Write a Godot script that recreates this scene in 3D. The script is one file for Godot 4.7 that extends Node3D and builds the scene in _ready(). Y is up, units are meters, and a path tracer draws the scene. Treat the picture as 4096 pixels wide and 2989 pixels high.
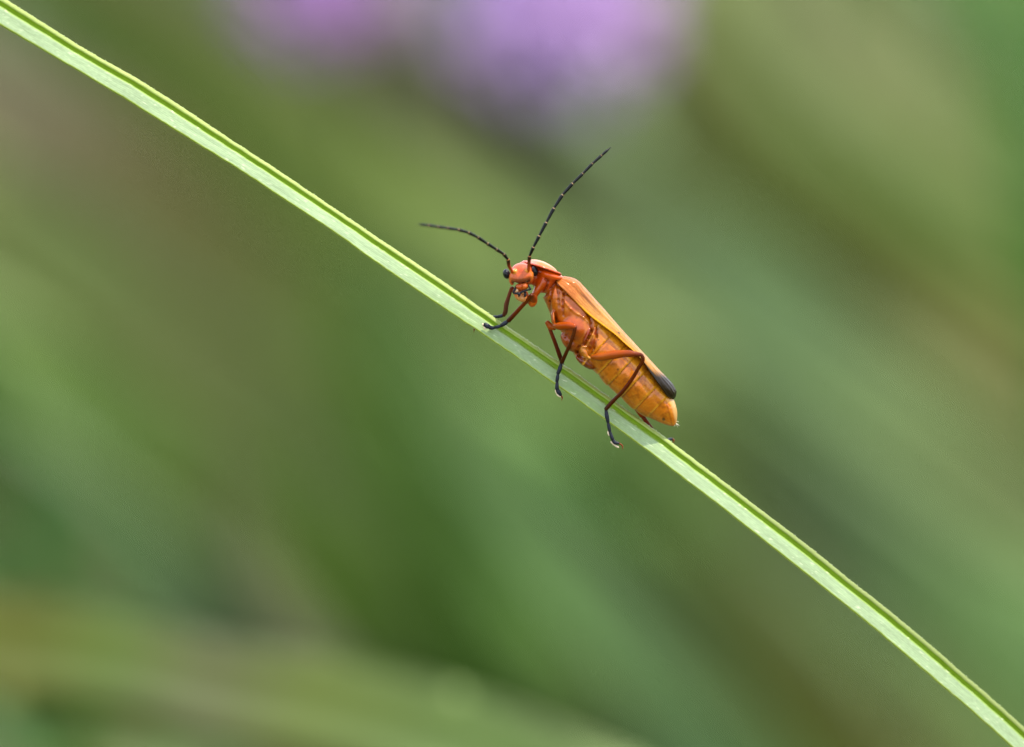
extends Node3D

# ------------------------------------------------------------------ mesh building
class Sh:
	var v := PackedVector3Array()
	var c := PackedColorArray()
	var idx := PackedInt32Array()

	func vert(p: Vector3, col: Color) -> int:
		v.append(p)
		c.append(col)
		return v.size() - 1

	func tri(a: int, b: int, d: int) -> void:
		idx.append(a); idx.append(b); idx.append(d)

	func quad(a: int, b: int, d: int, e: int) -> void:
		tri(a, b, d)
		tri(a, d, e)

	# rows of points joined into a skin; wrap joins the last column to the first
	func skin(rows: Array, cols: Array, wrap: bool) -> void:
		var n: int = rows[0].size()
		var base := v.size()
		for i in rows.size():
			for j in n:
				vert(rows[i][j], cols[i][j])
		for i in rows.size() - 1:
			for j in (n if wrap else n - 1):
				var k := (j + 1) % n
				quad(base + i * n + j, base + i * n + k, base + (i + 1) * n + k, base + (i + 1) * n + j)

	func cap(ring: Array, col: Color, flip: bool) -> void:
		var mid := Vector3.ZERO
		for p in ring:
			mid += p
		mid /= ring.size()
		var m0 := vert(mid, col)
		var b := v.size()
		for p in ring:
			vert(p, col)
		for j in ring.size():
			var k := (j + 1) % ring.size()
			if flip:
				tri(m0, b + k, b + j)
			else:
				tri(m0, b + j, b + k)

	func tube(path: PackedVector3Array, radii: Array, cols: Array, seg := 10, flat := 1.0, flat_dir := Vector3(0, 0, 1)) -> void:
		var n := path.size()
		var rows := []
		var rc := []
		var side := Vector3.ZERO
		for i in n:
			var t := (path[mini(i + 1, n - 1)] - path[maxi(i - 1, 0)]).normalized()
			if i == 0:
				side = flat_dir.cross(t)
				if side.length() < 0.05:
					side = Vector3(1, 0.2, 0).cross(t)
			side = (side - t * side.dot(t)).normalized()
			var up := t.cross(side)
			var row := []
			var cr := []
			for j in seg:
				var a := TAU * j / seg
				row.append(path[i] + side * cos(a) * radii[i] + up * sin(a) * radii[i] * flat)
				cr.append(cols[i])
			rows.append(row)
			rc.append(cr)
		skin(rows, rc, true)
		# rounded ends
		_dome(rows[0], path[0], (path[0] - path[1]).normalized() * radii[0] * 0.7, cols[0], true)
		_dome(rows[n - 1], path[n - 1], (path[n - 1] - path[n - 2]).normalized() * radii[n - 1] * 0.7, cols[n - 1], false)

	func _dome(ring: Array, mid: Vector3, out: Vector3, col: Color, flip: bool) -> void:
		var prev := ring
		for s in [0.45, 0.8]:
			var r2 := []
			for p in ring:
				r2.append(mid + (p - mid) * sqrt(1.0 - s * s) + out * s)
			var cc := []
			for p in ring:
				cc.append(col)
			if flip:
				skin([r2, prev], [cc, cc], true)
			else:
				skin([prev, r2], [cc, cc], true)
			prev = r2
		cap_to(prev, mid + out, col, flip)

	func cap_to(ring: Array, tip: Vector3, col: Color, flip: bool) -> void:
		var m0 := vert(tip, col)
		var b := v.size()
		for p in ring:
			vert(p, col)
		for j in ring.size():
			var k := (j + 1) % ring.size()
			if flip:
				tri(m0, b + k, b + j)
			else:
				tri(m0, b + j, b + k)

	func ball(mid: Vector3, r: Vector3, turn: Basis, col: Color, nu := 20, nv := 12) -> void:
		var rows := []
		var rc := []
		for i in nv + 1:
			var la := PI * (float(i) / nv - 0.5)
			var row := []
			var cc := []
			for j in nu:
				var lo := TAU * j / nu
				row.append(mid + turn * (Vector3(cos(la) * cos(lo), cos(la) * sin(lo), sin(la)) * r))
				cc.append(col)
			rows.append(row)
			rc.append(cc)
		skin(rows, rc, true)

	# normals are averaged over vertices that stand in the same place
	func mesh(off := Vector3.ZERO, weld := 2000.0) -> ArrayMesh:
		var at := {}
		var id := PackedInt32Array()
		id.resize(v.size())
		for i in v.size():
			var k := Vector3i((v[i] * weld).round())
			if not at.has(k):
				at[k] = at.size()
			id[i] = at[k]
		var nn := PackedVector3Array()
		nn.resize(at.size())
		var out := PackedInt32Array()
		for t in range(0, idx.size(), 3):
			var a := idx[t]
			var b := idx[t + 1]
			var d := idx[t + 2]
			var n := ((v[b] - v[a]) * 1000.0).cross((v[d] - v[a]) * 1000.0)
			nn[id[a]] += n
			nn[id[b]] += n
			nn[id[d]] += n
			out.append(a); out.append(d); out.append(b)
		var no := PackedVector3Array()
		var pos := PackedVector3Array()
		no.resize(v.size())
		pos.resize(v.size())
		for i in v.size():
			var n := nn[id[i]]
			no[i] = n / maxf(n.length(), 1e-20)
			pos[i] = v[i] - off
		var arr := []
		arr.resize(Mesh.ARRAY_MAX)
		arr[Mesh.ARRAY_VERTEX] = pos
		arr[Mesh.ARRAY_NORMAL] = no
		arr[Mesh.ARRAY_COLOR] = c
		arr[Mesh.ARRAY_INDEX] = out
		var m := ArrayMesh.new()
		m.add_surface_from_arrays(Mesh.PRIMITIVE_TRIANGLES, arr)
		return m


# a soft solid of ellipsoids and capsules, meshed with surface nets
class Field:
	var prims := []
	var k := 0.07
	var extra: Callable      # extra(p, d) -> d : relief
	var paint: Callable      # paint(p, colour) -> colour

	func ell(mid: Vector3, r: Vector3, turn: Basis, col: Color) -> void:
		prims.append({"t": 0, "m": mid, "r": r, "i": turn.transposed(), "c": col})

	func cap(a: Vector3, b: Vector3, ra: float, rb: float, col: Color) -> void:
		prims.append({"t": 1, "m": a, "b": b, "r": Vector2(ra, rb), "c": col})

	func loft(f: Callable, col: Color) -> void:
		prims.append({"t": 2, "f": f, "c": col})

	func one(q: Dictionary, p: Vector3) -> float:
		if q.t == 0:
			var l: Vector3 = q.i * (p - q.m)
			var r: Vector3 = q.r
			var k0 := (l / r).length()
			var k1 := (l / (r * r)).length()
			return k0 * (k0 - 1.0) / maxf(k1, 1e-6)
		if q.t == 1:
			var ab: Vector3 = q.b - q.m
			var h := clampf((p - q.m).dot(ab) / ab.length_squared(), 0.0, 1.0)
			return (p - q.m - ab * h).length() - lerpf(q.r.x, q.r.y, h)
		return q.f.call(p)

	func dist(p: Vector3) -> float:
		var d := 10.0
		for q in prims:
			var e := one(q, p)
			var h := maxf(k - absf(d - e), 0.0) / k
			d = minf(d, e) - h * h * k * 0.25
		if absf(d) < 0.16 and extra.is_valid():
			d = extra.call(p, d)
		return d

	func colour(p: Vector3) -> Color:
		var ds := []
		var lo := 10.0
		for q in prims:
			var e := one(q, p)
			ds.append(e)
			lo = minf(lo, e)
		var sum := Color(0, 0, 0, 0)
		var w := 0.0
		for i in prims.size():
			var g := exp(-(ds[i] - lo) * 45.0)
			sum += prims[i].c * g
			w += g
		sum = sum / w
		sum.a = 1.0
		if paint.is_valid():
			sum = paint.call(p, sum)
		return sum

	func build(sh: Sh, lo: Vector3, hi: Vector3, cell: float) -> void:
		var nb := Vector3i(((hi - lo) / (cell * 4.0)).ceil())
		var n := nb * 4 + Vector3i.ONE
		var cells := {}
		var edges := []
		var reach := 2.0 * cell * 1.7321 * 1.15 + 0.05
		var val := PackedFloat32Array()
		val.resize(125)
		for bz in nb.z:
			for by in nb.y:
				for bx in nb.x:
					var mid := lo + Vector3(bx * 4 + 2, by * 4 + 2, bz * 4 + 2) * cell
					if absf(dist(mid)) > reach:
						continue
					for z in 5:
						for y in 5:
							for x in 5:
								val[x + y * 5 + z * 25] = dist(lo + Vector3(bx * 4 + x, by * 4 + y, bz * 4 + z) * cell)
					for z in 4:
						for y in 4:
							for x in 4:
								var o := x + y * 5 + z * 25
								var s0 := val[o] < 0.0
								var mixed := false
								for w in [1, 5, 6, 25, 26, 30, 31]:
									if (val[o + w] < 0.0) != s0:
										mixed = true
										break
								if not mixed:
									continue
								var at := Vector3.ZERO
								var cnt := 0
								for ax in 3:
									var da: int = [1, 5, 25][ax]
									var d1: int = [5, 25, 1][ax]
									var d2: int = [25, 1, 5][ax]
									for g in 4:
										var st := o + (d1 if g & 1 else 0) + (d2 if g & 2 else 0)
										var va := val[st]
										var vb := val[st + da]
										if (va < 0.0) == (vb < 0.0):
											continue
										var f := va / (va - vb)
										var loc := st - o
										var base := Vector3(loc % 5, (loc / 5) % 5, loc / 25)
										base[ax] += f
										at += base
										cnt += 1
								var gx := bx * 4 + x
								var gy := by * 4 + y
								var gz := bz * 4 + z
								cells[gx + gy * n.x + gz * n.x * n.y] = sh.v.size()
								var pp := lo + (Vector3(gx, gy, gz) + at / cnt) * cell
								sh.vert(pp, Color.WHITE)
								for ax in 3:
									var b: bool = val[o + [1, 5, 25][ax]] < 0.0
									if b != s0:
										edges.append([gx, gy, gz, ax, s0])
		for e in edges:
			var st: Array = [1, n.x, n.x * n.y]
			var d1: int = st[(e[3] + 1) % 3]
			var d2: int = st[(e[3] + 2) % 3]
			var key: int = e[0] + e[1] * n.x + e[2] * n.x * n.y
			var ks := [key, key - d1, key - d1 - d2, key - d2]
			var ok := true
			for q in ks:
				if not cells.has(q):
					ok = false
			if not ok:
				continue
			if e[4]:
				sh.quad(cells[ks[0]], cells[ks[1]], cells[ks[2]], cells[ks[3]])
			else:
				sh.quad(cells[ks[0]], cells[ks[3]], cells[ks[2]], cells[ks[1]])
		# two rounds of easing take the grid's stair steps out
		for rnd in 2:
			var sum := PackedVector3Array()
			var num := PackedInt32Array()
			sum.resize(sh.v.size())
			num.resize(sh.v.size())
			for t in range(0, sh.idx.size(), 3):
				for k2 in 3:
					var a := sh.idx[t + k2]
					var b := sh.idx[t + (k2 + 1) % 3]
					sum[a] += sh.v[b]
					num[a] += 1
			for i in sh.v.size():
				if num[i] > 0:
					sh.v[i] = sh.v[i].lerp(sum[i] / num[i], 0.45)
		for i in sh.v.size():
			sh.c[i] = colour(sh.v[i])


# ------------------------------------------------------------------ small helpers
const TILT := 10.0                 # camera looks down by this many degrees
const FOCUS := Vector3(0, 0.3, 0)  # where the beetle is
const REACH := 0.3                 # metres from the lens to it

var aim: Basis
var lens_at: Vector3
var rng := RandomNumberGenerator.new()
var noise := FastNoiseLite.new()

func lin(r: float, g: float, b: float) -> Color:
	return Color(r / 255.0, g / 255.0, b / 255.0).srgb_to_linear()

# millimetres on the side of the beetle that is turned to the lens: x right, y up, z nearer
func mm(px: float, py: float, z := 0.0) -> Vector3:
	var s := 0.01 * (300.0 - z) / 300.0
	return Vector3((px - 2048.0) * s, (1494.5 - py) * s, z)

func meadow_point(px: float, py: float, away: float) -> Vector3:
	var s := 0.00001 * away / REACH
	return lens_at + aim * Vector3((px - 2048.0) * s, (1494.5 - py) * s, -away)

# a smooth line through the points; slopes allow for uneven spacing, so it never overshoots
func smooth(pts: PackedVector3Array, per: int) -> PackedVector3Array:
	var out := PackedVector3Array()
	var n := pts.size()
	var gap := PackedFloat32Array()
	for i in n - 1:
		gap.append(maxf(pts[i].distance_to(pts[i + 1]), 1e-7))
	for i in n - 1:
		var d := (pts[i + 1] - pts[i])
		var ma := d
		var mb := d
		if i > 0:
			ma = ((pts[i] - pts[i - 1]) / gap[i - 1] * gap[i] + d / gap[i] * gap[i - 1]) / (gap[i] + gap[i - 1]) * gap[i]
		if i < n - 2:
			mb = (d / gap[i] * gap[i + 1] + (pts[i + 2] - pts[i + 1]) / gap[i + 1] * gap[i]) / (gap[i] + gap[i + 1]) * gap[i]
		for k in per:
			var t := float(k) / per
			var t2 := t * t
			var t3 := t2 * t
			out.append(pts[i] * (2.0 * t3 - 3.0 * t2 + 1.0) + ma * (t3 - 2.0 * t2 + t) + pts[i + 1] * (3.0 * t2 - 2.0 * t3) + mb * (t3 - t2))
	out.append(pts[n - 1])
	return out

func along(tab: Array, q: float) -> float:
	# smooth table look-up: [[q, value], ...]
	if q <= tab[0][0]:
		return tab[0][1]
	var n := tab.size()
	for i in n - 1:
		if q <= tab[i + 1][0]:
			var h: float = tab[i + 1][0] - tab[i][0]
			var t: float = (q - tab[i][0]) / h
			var sl: float = (tab[i + 1][1] - tab[i][1]) / h
			var sa := sl
			var sb := sl
			if i > 0:
				sa = float(tab[i + 1][1] - tab[i - 1][1]) / (tab[i + 1][0] - tab[i - 1][0])
			if i < n - 2:
				sb = float(tab[i + 2][1] - tab[i][1]) / (tab[i + 2][0] - tab[i][0])
			var t2 := t * t
			var t3 := t2 * t
			return (2.0 * t3 - 3.0 * t2 + 1.0) * tab[i][1] + (t3 - 2.0 * t2 + t) * h * sa + (3.0 * t2 - 2.0 * t3) * tab[i + 1][1] + (t3 - t2) * h * sb
	return tab[n - 1][1]

func tag(o: Node, label: String, category := "", group := "", kind := "") -> void:
	o.set_meta("label", label)
	if category:
		o.set_meta("category", category)
	if group:
		o.set_meta("group", group)
	if kind:
		o.set_meta("kind", kind)

func part(called: String, m: Mesh, mat: Material, parent: Node) -> MeshInstance3D:
	var o := MeshInstance3D.new()
	o.name = called
	o.mesh = m
	o.material_override = mat
	parent.add_child(o, true)
	return o

func holder(called: String, parent: Node) -> Node3D:
	var o := Node3D.new()
	o.name = called
	parent.add_child(o, true)
	return o

func paint_mat(rough: float, coat := 0.0, grain := 0.0, size := 1.0, through := 0.0) -> StandardMaterial3D:
	var m := StandardMaterial3D.new()
	m.vertex_color_use_as_albedo = true
	m.roughness = rough
	m.metallic_specular = 0.5
	if coat > 0.0:
		m.clearcoat_enabled = true
		m.clearcoat = coat
		m.clearcoat_roughness = 0.22
	if grain > 0.0:
		m.normal_enabled = true
		m.normal_texture = grain_map
		m.normal_scale = grain
		m.uv1_triplanar = true
		m.uv1_scale = Vector3.ONE * size
	if through > 0.0:
		m.backlight_enabled = true
		m.backlight = Color(through, through, through).linear_to_srgb()
	return m

var grain_map: Texture2D

func make_grain() -> void:
	var f := FastNoiseLite.new()
	f.seed = 5
	f.frequency = 0.06
	f.fractal_octaves = 4
	var t := NoiseTexture2D.new()
	t.noise = f
	t.width = 256
	t.height = 256
	t.seamless = true
	t.as_normal_map = true
	t.bump_strength = 3.0
	grain_map = t

# horn is a saturated stuff: orange lets hardly any blue back out
func deep(c: Color) -> Color:
	return Color(c.r * 0.88, c.g * 0.72, c.b * 0.2)

func turn_z(deg: float) -> Basis:
	return Basis(Vector3(0, 0, 1), deg_to_rad(deg))


# ------------------------------------------------------------------ the scene
func _ready() -> void:
	rng.seed = 77
	noise.seed = 3
	noise.frequency = 1.0
	aim = Basis(Vector3(1, 0, 0), deg_to_rad(-TILT))
	lens_at = FOCUS + aim.z * REACH

	var cam := Camera3D.new()
	cam.name = "camera"
	cam.transform = Transform3D(aim, lens_at)
	cam.fov = rad_to_deg(2.0 * atan(0.014945 / REACH))
	cam.near = 0.02
	cam.far = 400.0
	var ca := CameraAttributesPhysical.new()
	ca.frustum_focal_length = 100.0
	ca.frustum_focus_distance = REACH - 0.0004
	ca.exposure_aperture = 14.0
	ca.exposure_multiplier = 1.0
	cam.attributes = ca
	add_child(cam)
	cam.fov = rad_to_deg(2.0 * atan(0.014945 / REACH))
	#TESTCAM
	cam.current = true

	var sky := ProceduralSkyMaterial.new()
	sky.sky_top_color = Color(0.80, 0.85, 0.92)
	sky.sky_horizon_color = Color(0.86, 0.88, 0.88)
	sky.sky_curve = 0.15
	sky.ground_bottom_color = Color(0.25, 0.3, 0.16)
	sky.ground_horizon_color = Color(0.4, 0.45, 0.3)
	var env := Environment.new()
	env.background_mode = Environment.BG_SKY
	env.sky = Sky.new()
	env.sky.sky_material = sky
	env.tonemap_mode = Environment.TONE_MAPPER_LINEAR
	env.tonemap_exposure = 2.4
	env.sdfgi_enabled = true
	env.ssao_enabled = true
	env.ssil_enabled = true
	var we := WorldEnvironment.new()
	we.name = "environment"
	we.environment = env
	add_child(we)

	var sun := DirectionalLight3D.new()
	sun.name = "sun"
	sun.light_color = Color(1.0, 0.97, 0.91)
	sun.light_energy = 0.75
	sun.light_angular_distance = 1.0
	sun.shadow_enabled = true
	add_child(sun)
	sun.look_at_from_position(Vector3(0.42, 1.0, 0.05), Vector3.ZERO)

	make_grain()
	ground()
	meadow_grass()
	far_blades()
	flowers()
	near_blade()
	beetle()


# ------------------------------------------------------------------ setting
func ground() -> void:
	var pm := PlaneMesh.new()
	pm.size = Vector2(600, 600)
	var m := StandardMaterial3D.new()
	var f := FastNoiseLite.new()
	f.seed = 9
	f.frequency = 0.03
	f.fractal_octaves = 5
	var t := NoiseTexture2D.new()
	t.noise = f
	t.width = 512
	t.height = 512
	t.seamless = true
	var gr := Gradient.new()
	gr.offsets = PackedFloat32Array([0.0, 0.45, 0.7, 1.0])
	gr.colors = PackedColorArray([lin(58, 50, 34).linear_to_srgb(), lin(78, 80, 42).linear_to_srgb(), lin(88, 104, 50).linear_to_srgb(), lin(126, 118, 80).linear_to_srgb()])
	t.color_ramp = gr
	m.albedo_texture = t
	m.uv1_scale = Vector3(900, 900, 1)
	m.roughness = 1.0
	var g := part("ground", pm, m, self)
	tag(g, "mossy brown meadow soil under the grass", "", "", "structure")


func meadow_grass() -> void:
	# nobody could count the grass of the meadow: one object
	var sh := Sh.new()
	var rows := []
	var cols := []
	for i in 7:
		var t := i / 6.0
		var w := 0.5 * (1.0 - t * t * 0.95)
		var y := t
		var x := 0.35 * t * t
		rows.append([Vector3(-w * 0.012, y, x), Vector3(0, y, x + 0.0035 * (1.0 - t)), Vector3(w * 0.012, y, x)])
		cols.append([Color.WHITE, Color.WHITE, Color.WHITE])
	sh.skin(rows, cols, false)
	var mat := paint_mat(0.55, 0.0, 0.0, 1.0, 0.5)
	var mm_ := MultiMesh.new()
	mm_.transform_format = MultiMesh.TRANSFORM_3D
	mm_.use_colors = true
	mm_.mesh = sh.mesh(Vector3.ZERO, 20000.0)
	var n := 9000
	mm_.instance_count = n
	var shades := [lin(112, 138, 72), lin(96, 122, 60), lin(132, 140, 82), lin(148, 140, 100), lin(90, 124, 70), lin(124, 152, 96)]
	var made := 0
	while made < n:
		var x := rng.randf_range(-1.6, 1.6)
		var z := rng.randf_range(-3.6, 0.9)
		# a trodden gap where the photographer kneels and round the beetle's blade
		if absf(x) < 0.30 and z > -0.85:
			continue
		var h := rng.randf_range(0.16, 0.42)
		var b := Basis(Vector3.UP, rng.randf() * TAU) * Basis(Vector3(0, 0, 1), rng.randf_range(-0.5, 0.5)) * Basis(Vector3(1, 0, 0), rng.randf_range(0.0, 0.5))
		b = b.scaled_local(Vector3(rng.randf_range(0.5, 1.1), h, h))
		mm_.set_instance_transform(made, Transform3D(b, Vector3(x, 0, z)))
		var c: Color = shades[rng.randi() % shades.size()]
		var s := rng.randf_range(0.8, 1.2)
		mm_.set_instance_color(made, Color(c.r * s, c.g * s, c.b * s))
		made += 1
	var o := MultiMeshInstance3D.new()
	o.name = "meadow_grass"
	o.multimesh = mm_
	o.material_override = mat
	add_child(o, true)
	tag(o, "dense blurred meadow grass filling the distance", "grass", "", "stuff")


# a grass blade from points that run from its tip end to its root end; it goes on to the ground
func grass_blade(called: String, label: String, pts: Array, away: float, wide: float, shades: Array, tilt := 0.0, group := "blurred grass blades behind the beetle") -> void:
	var p := PackedVector3Array()
	var a0 := away
	for i in pts.size():
		var q: Array = pts[i]
		p.append(meadow_point(q[0], q[1], a0 + (q[2] if q.size() > 2 else 0.0)))
	# the tip goes on past the first point
	var first := (p[0] - p[1])
	p.insert(0, p[0] + first * 0.9 + Vector3(0, 0.004, 0))
	# and the foot bends down to the ground
	var last := p[p.size() - 1]
	var dir := (last - p[p.size() - 2]).normalized()
	var h := last.y
	var k1 := last + dir * h * 0.35 + Vector3(0, -h * 0.12, 0)
	var foot := Vector3(last.x + dir.x * h * 0.75, -0.005, last.z + dir.z * h * 0.4)
	p.append(k1)
	p.append(k1.lerp(foot, 0.5) + Vector3(dir.x * h * 0.05, -h * 0.03, 0))
	p.append(foot)
	var path := smooth(p, 9)
	var n := path.size()
	var base := foot
	var rows := []
	var cols := []
	var col: Color
	for i in n:
		var t := float(i) / (n - 1)
		# colour runs along the blade: one shade per point (the tip piece and the foot keep the end shades)
		var f := clampf(i / 9.0 - 1.0, 0.0, shades.size() - 1.001)
		col = shades[int(f)].lerp(shades[int(f) + 1], f - int(f))
		var tan_ := (path[mini(i + 1, n - 1)] - path[maxi(i - 1, 0)]).normalized()
		var see := (lens_at - path[i]).normalized()
		var side := tan_.cross(Vector3(0.05, 0.25, 1.0)).normalized().rotated(tan_, tilt + 0.35 * sin(t * 5.0 + wide * 900.0))
		var up := side.cross(tan_).normalized()
		var w := wide * 0.5 * minf(1.0, sqrt(t * 5.0 + 0.0005)) * (1.0 - 0.45 * clampf((t - 0.6) / 0.4, 0.0, 1.0))
		var d := 0.00022
		var fold := w * 0.28
		var row := [path[i] - side * w + up * fold, path[i] - side * w * 0.5 + up * fold * 0.4, path[i], path[i] + side * w * 0.5 + up * fold * 0.4, path[i] + side * w + up * fold,
			path[i] + side * w * 0.5 + up * (fold * 0.4 - d), path[i] - up * d * 1.6, path[i] - side * w * 0.5 + up * (fold * 0.4 - d)]
		rows.append(row)
		var cc := []
		for j in 8:
			var s := 1.0 + 0.16 * noise.get_noise_2d(t * 6.0 + wide * 5000.0, j * 0.7 + away * 10.0)
			cc.append(Color(col.r * s, col.g * s, col.b * s))
		cols.append(cc)
	var sh := Sh.new()
	sh.skin(rows, cols, true)
	sh.cap(rows[n - 1], col, true)
	sh.cap(rows[0], shades[0], false)
	var o := part(called, sh.mesh(base, 50000.0), blade_mat, self)
	o.position = base
	tag(o, label, "grass blade", group)

var blade_mat: StandardMaterial3D

func far_blades() -> void:
	blade_mat = paint_mat(0.5, 0.0, 0.0, 1.0, 0.45)
	var rows := [
		["long blade with a grey-brown tip upper left, running green towards the lower right", [[-300, 100], [150, 450], [560, 680], [900, 980], [1300, 1250], [1800, 1620], [2300, 1960], [2800, 2350], [3300, 2800]], 1.02, 0.0146, [lin(173, 152, 122), lin(173, 153, 121), lin(156, 142, 89), lin(146, 142, 78), lin(134, 150, 69), lin(120, 157, 63), lin(96, 145, 50), lin(78, 106, 24), lin(79, 96, 21)], 0],
		["muted green blade sloping under the middle of the stalk, lightest below the beetle", [[-300, 420], [280, 760], [650, 1080], [1000, 1330], [1500, 1660], [1950, 1930], [2400, 2320], [2900, 2760]], 1.08, 0.0155, [lin(167, 166, 121), lin(167, 174, 116), lin(165, 172, 111), lin(167, 178, 111), lin(137, 167, 91), lin(142, 173, 88), lin(106, 145, 57), lin(88, 107, 29)], 0.15],
		["grey-green blade from left edge to bottom edge, darkest under the beetle's head", [[-300, 650], [250, 1130], [800, 1500], [1400, 1850], [2100, 2350], [2700, 2850]], 1, 0.0140, [lin(138, 142, 75), lin(133, 147, 71), lin(134, 138, 73), lin(110, 133, 56), lin(103, 141, 60), lin(91, 124, 46)], -0.1],
		["soft green blade at the lower left, second above the arching yellow-green one", [[-300, 1250], [300, 1640], [800, 1900], [1250, 2280], [1700, 2620], [2150, 2950]], 0.92, 0.0129, [lin(110, 135, 53), lin(114, 145, 56), lin(123, 144, 63), lin(108, 137, 46), lin(81, 110, 33), lin(45, 63, 17)], 0.1],
		["darker green blade just above the arching yellow-green one at the lower left", [[-300, 1650], [200, 1960], [520, 2240], [900, 2560], [1300, 2900]], 0.88, 0.0106, [lin(59, 87, 22), lin(66, 96, 30), lin(68, 100, 39), lin(58, 79, 34), lin(54, 68, 34)], 0.3],
		["deep green blade at the left edge halfway down", [[-260, 1330], [-60, 1640], [60, 1900], [150, 2300]], 0.8, 0.0061, [lin(36, 84, 12), lin(36, 84, 13), lin(40, 97, 19), lin(46, 117, 25)], 0.5],
		["dark green blade running steeply down left of the hanging hind foot", [[1480, 1450], [1620, 1830], [1770, 2150], [1980, 2600], [2130, 3050]], 0.86, 0.0072, [lin(87, 124, 30), lin(75, 118, 20), lin(70, 109, 14), lin(70, 106, 14), lin(72, 106, 15)], 0.5],
		["mid green blade just right of the dark steep one", [[1750, 1500], [2050, 1960], [2450, 2480], [2900, 3050]], 0.9, 0.0099, [lin(82, 110, 45), lin(75, 108, 44), lin(65, 97, 40), lin(60, 90, 35)], 0],
		["brownish olive blade under the stalk near the bottom right", [[2350, 2050], [2800, 2390], [3150, 2760], [3500, 3150]], 0.95, 0.0082, [lin(71, 72, 26), lin(80, 81, 22), lin(99, 93, 21), lin(105, 99, 22)], 0.4],
		["dark olive-green blade just above the stalk at the top left", [[0, -260], [500, 100], [900, 400], [1400, 780], [1900, 1150], [2400, 1480], [2900, 1790], [3300, 2130], [3900, 2640]], 0.97, 0.0136, [lin(110, 117, 48), lin(105, 121, 41), lin(118, 135, 54), lin(139, 156, 73), lin(150, 167, 91), lin(153, 174, 99), lin(131, 146, 73), lin(120, 136, 86), lin(147, 181, 101)], 0.2],
		["light olive blade between the stalk and the beetle's upright feeler", [[500, -200], [900, 130], [1300, 380], [1700, 670], [2200, 1010], [2700, 1390], [3150, 1680], [3600, 2020], [4150, 2480]], 1.06, 0.0155, [lin(138, 137, 85), lin(147, 145, 96), lin(145, 149, 82), lin(148, 166, 82), lin(133, 157, 84), lin(135, 154, 88), lin(159, 191, 121), lin(134, 167, 92), lin(127, 168, 87)], 0],
		["light sage blade sloping away to the right above the beetle's tail", [[1500, 150], [2120, 600], [2500, 820], [3000, 1190], [3500, 1590], [4000, 1980], [4400, 2250]], 1, 0.0147, [lin(135, 123, 100), lin(114, 112, 82), lin(147, 161, 104), lin(144, 170, 111), lin(121, 143, 85), lin(94, 110, 47), lin(84, 104, 37)], 0],
		["dark olive blade above the sage one at the right", [[2400, -100], [2720, 280], [3000, 640], [3300, 930], [3800, 1300], [4350, 1720]], 1.1, 0.0154, [lin(119, 116, 64), lin(124, 120, 64), lin(130, 136, 63), lin(118, 133, 53), lin(98, 119, 32), lin(96, 117, 23)], 0.3],
		["yellowish sage blade right of the large lilac flower", [[2750, -150], [3200, 380], [3700, 800], [4250, 1200]], 1.04, 0.0132, [lin(146, 154, 88), lin(161, 174, 99), lin(159, 179, 91), lin(147, 169, 70)], 0],
		["palest sage blade filling the upper right", [[3050, -200], [3480, 270], [3850, 600], [4350, 1020]], 0.95, 0.0139, [lin(163, 166, 106), lin(177, 178, 116), lin(164, 174, 101), lin(139, 161, 74)], 0],
		["vivid green blade at the top right corner", [[3930, -250], [4080, 250], [4150, 600], [4250, 1100]], 0.85, 0.0062, [lin(66, 126, 27), lin(63, 127, 21), lin(63, 126, 22), lin(65, 124, 21)], 0],
		["yellow-olive blade at the right edge above the stalk", [[3550, 1150], [4000, 1460], [4450, 1800]], 0.94, 0.0094, [lin(105, 103, 26), lin(101, 99, 22), lin(96, 99, 21)], 0.1],
		["fresh green blade at the right edge beside the lower stalk", [[3300, 1900], [3850, 2310], [4150, 2560], [4500, 2850]], 0.96, 0.0096, [lin(86, 110, 61), lin(105, 136, 71), lin(100, 135, 68), lin(97, 129, 63)], 0],
		["broad yellow-green grass blade arching low across the bottom left corner", [[-700, 2480], [100, 2580], [450, 2630], [830, 2730], [1230, 2810], [1750, 2960], [2500, 3250]], 0.43, 0.0066, [lin(140, 139, 60), lin(138, 140, 61), lin(139, 156, 80), lin(153, 152, 105), lin(150, 161, 84), lin(138, 159, 84), lin(126, 150, 79)], 0],
		["olive blade slanting down behind the arching yellow-green blade", [[980, 2150], [1130, 2440], [1380, 2780], [1600, 3150]], 0.54, 0.0040, [lin(76, 87, 31), lin(74, 79, 30), lin(63, 68, 29), lin(61, 66, 27)], -0.1],
	]
	for r in rows:
		grass_blade("grass_leaf", r[0], r[1], r[2], r[3], r[4], r[5])


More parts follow.
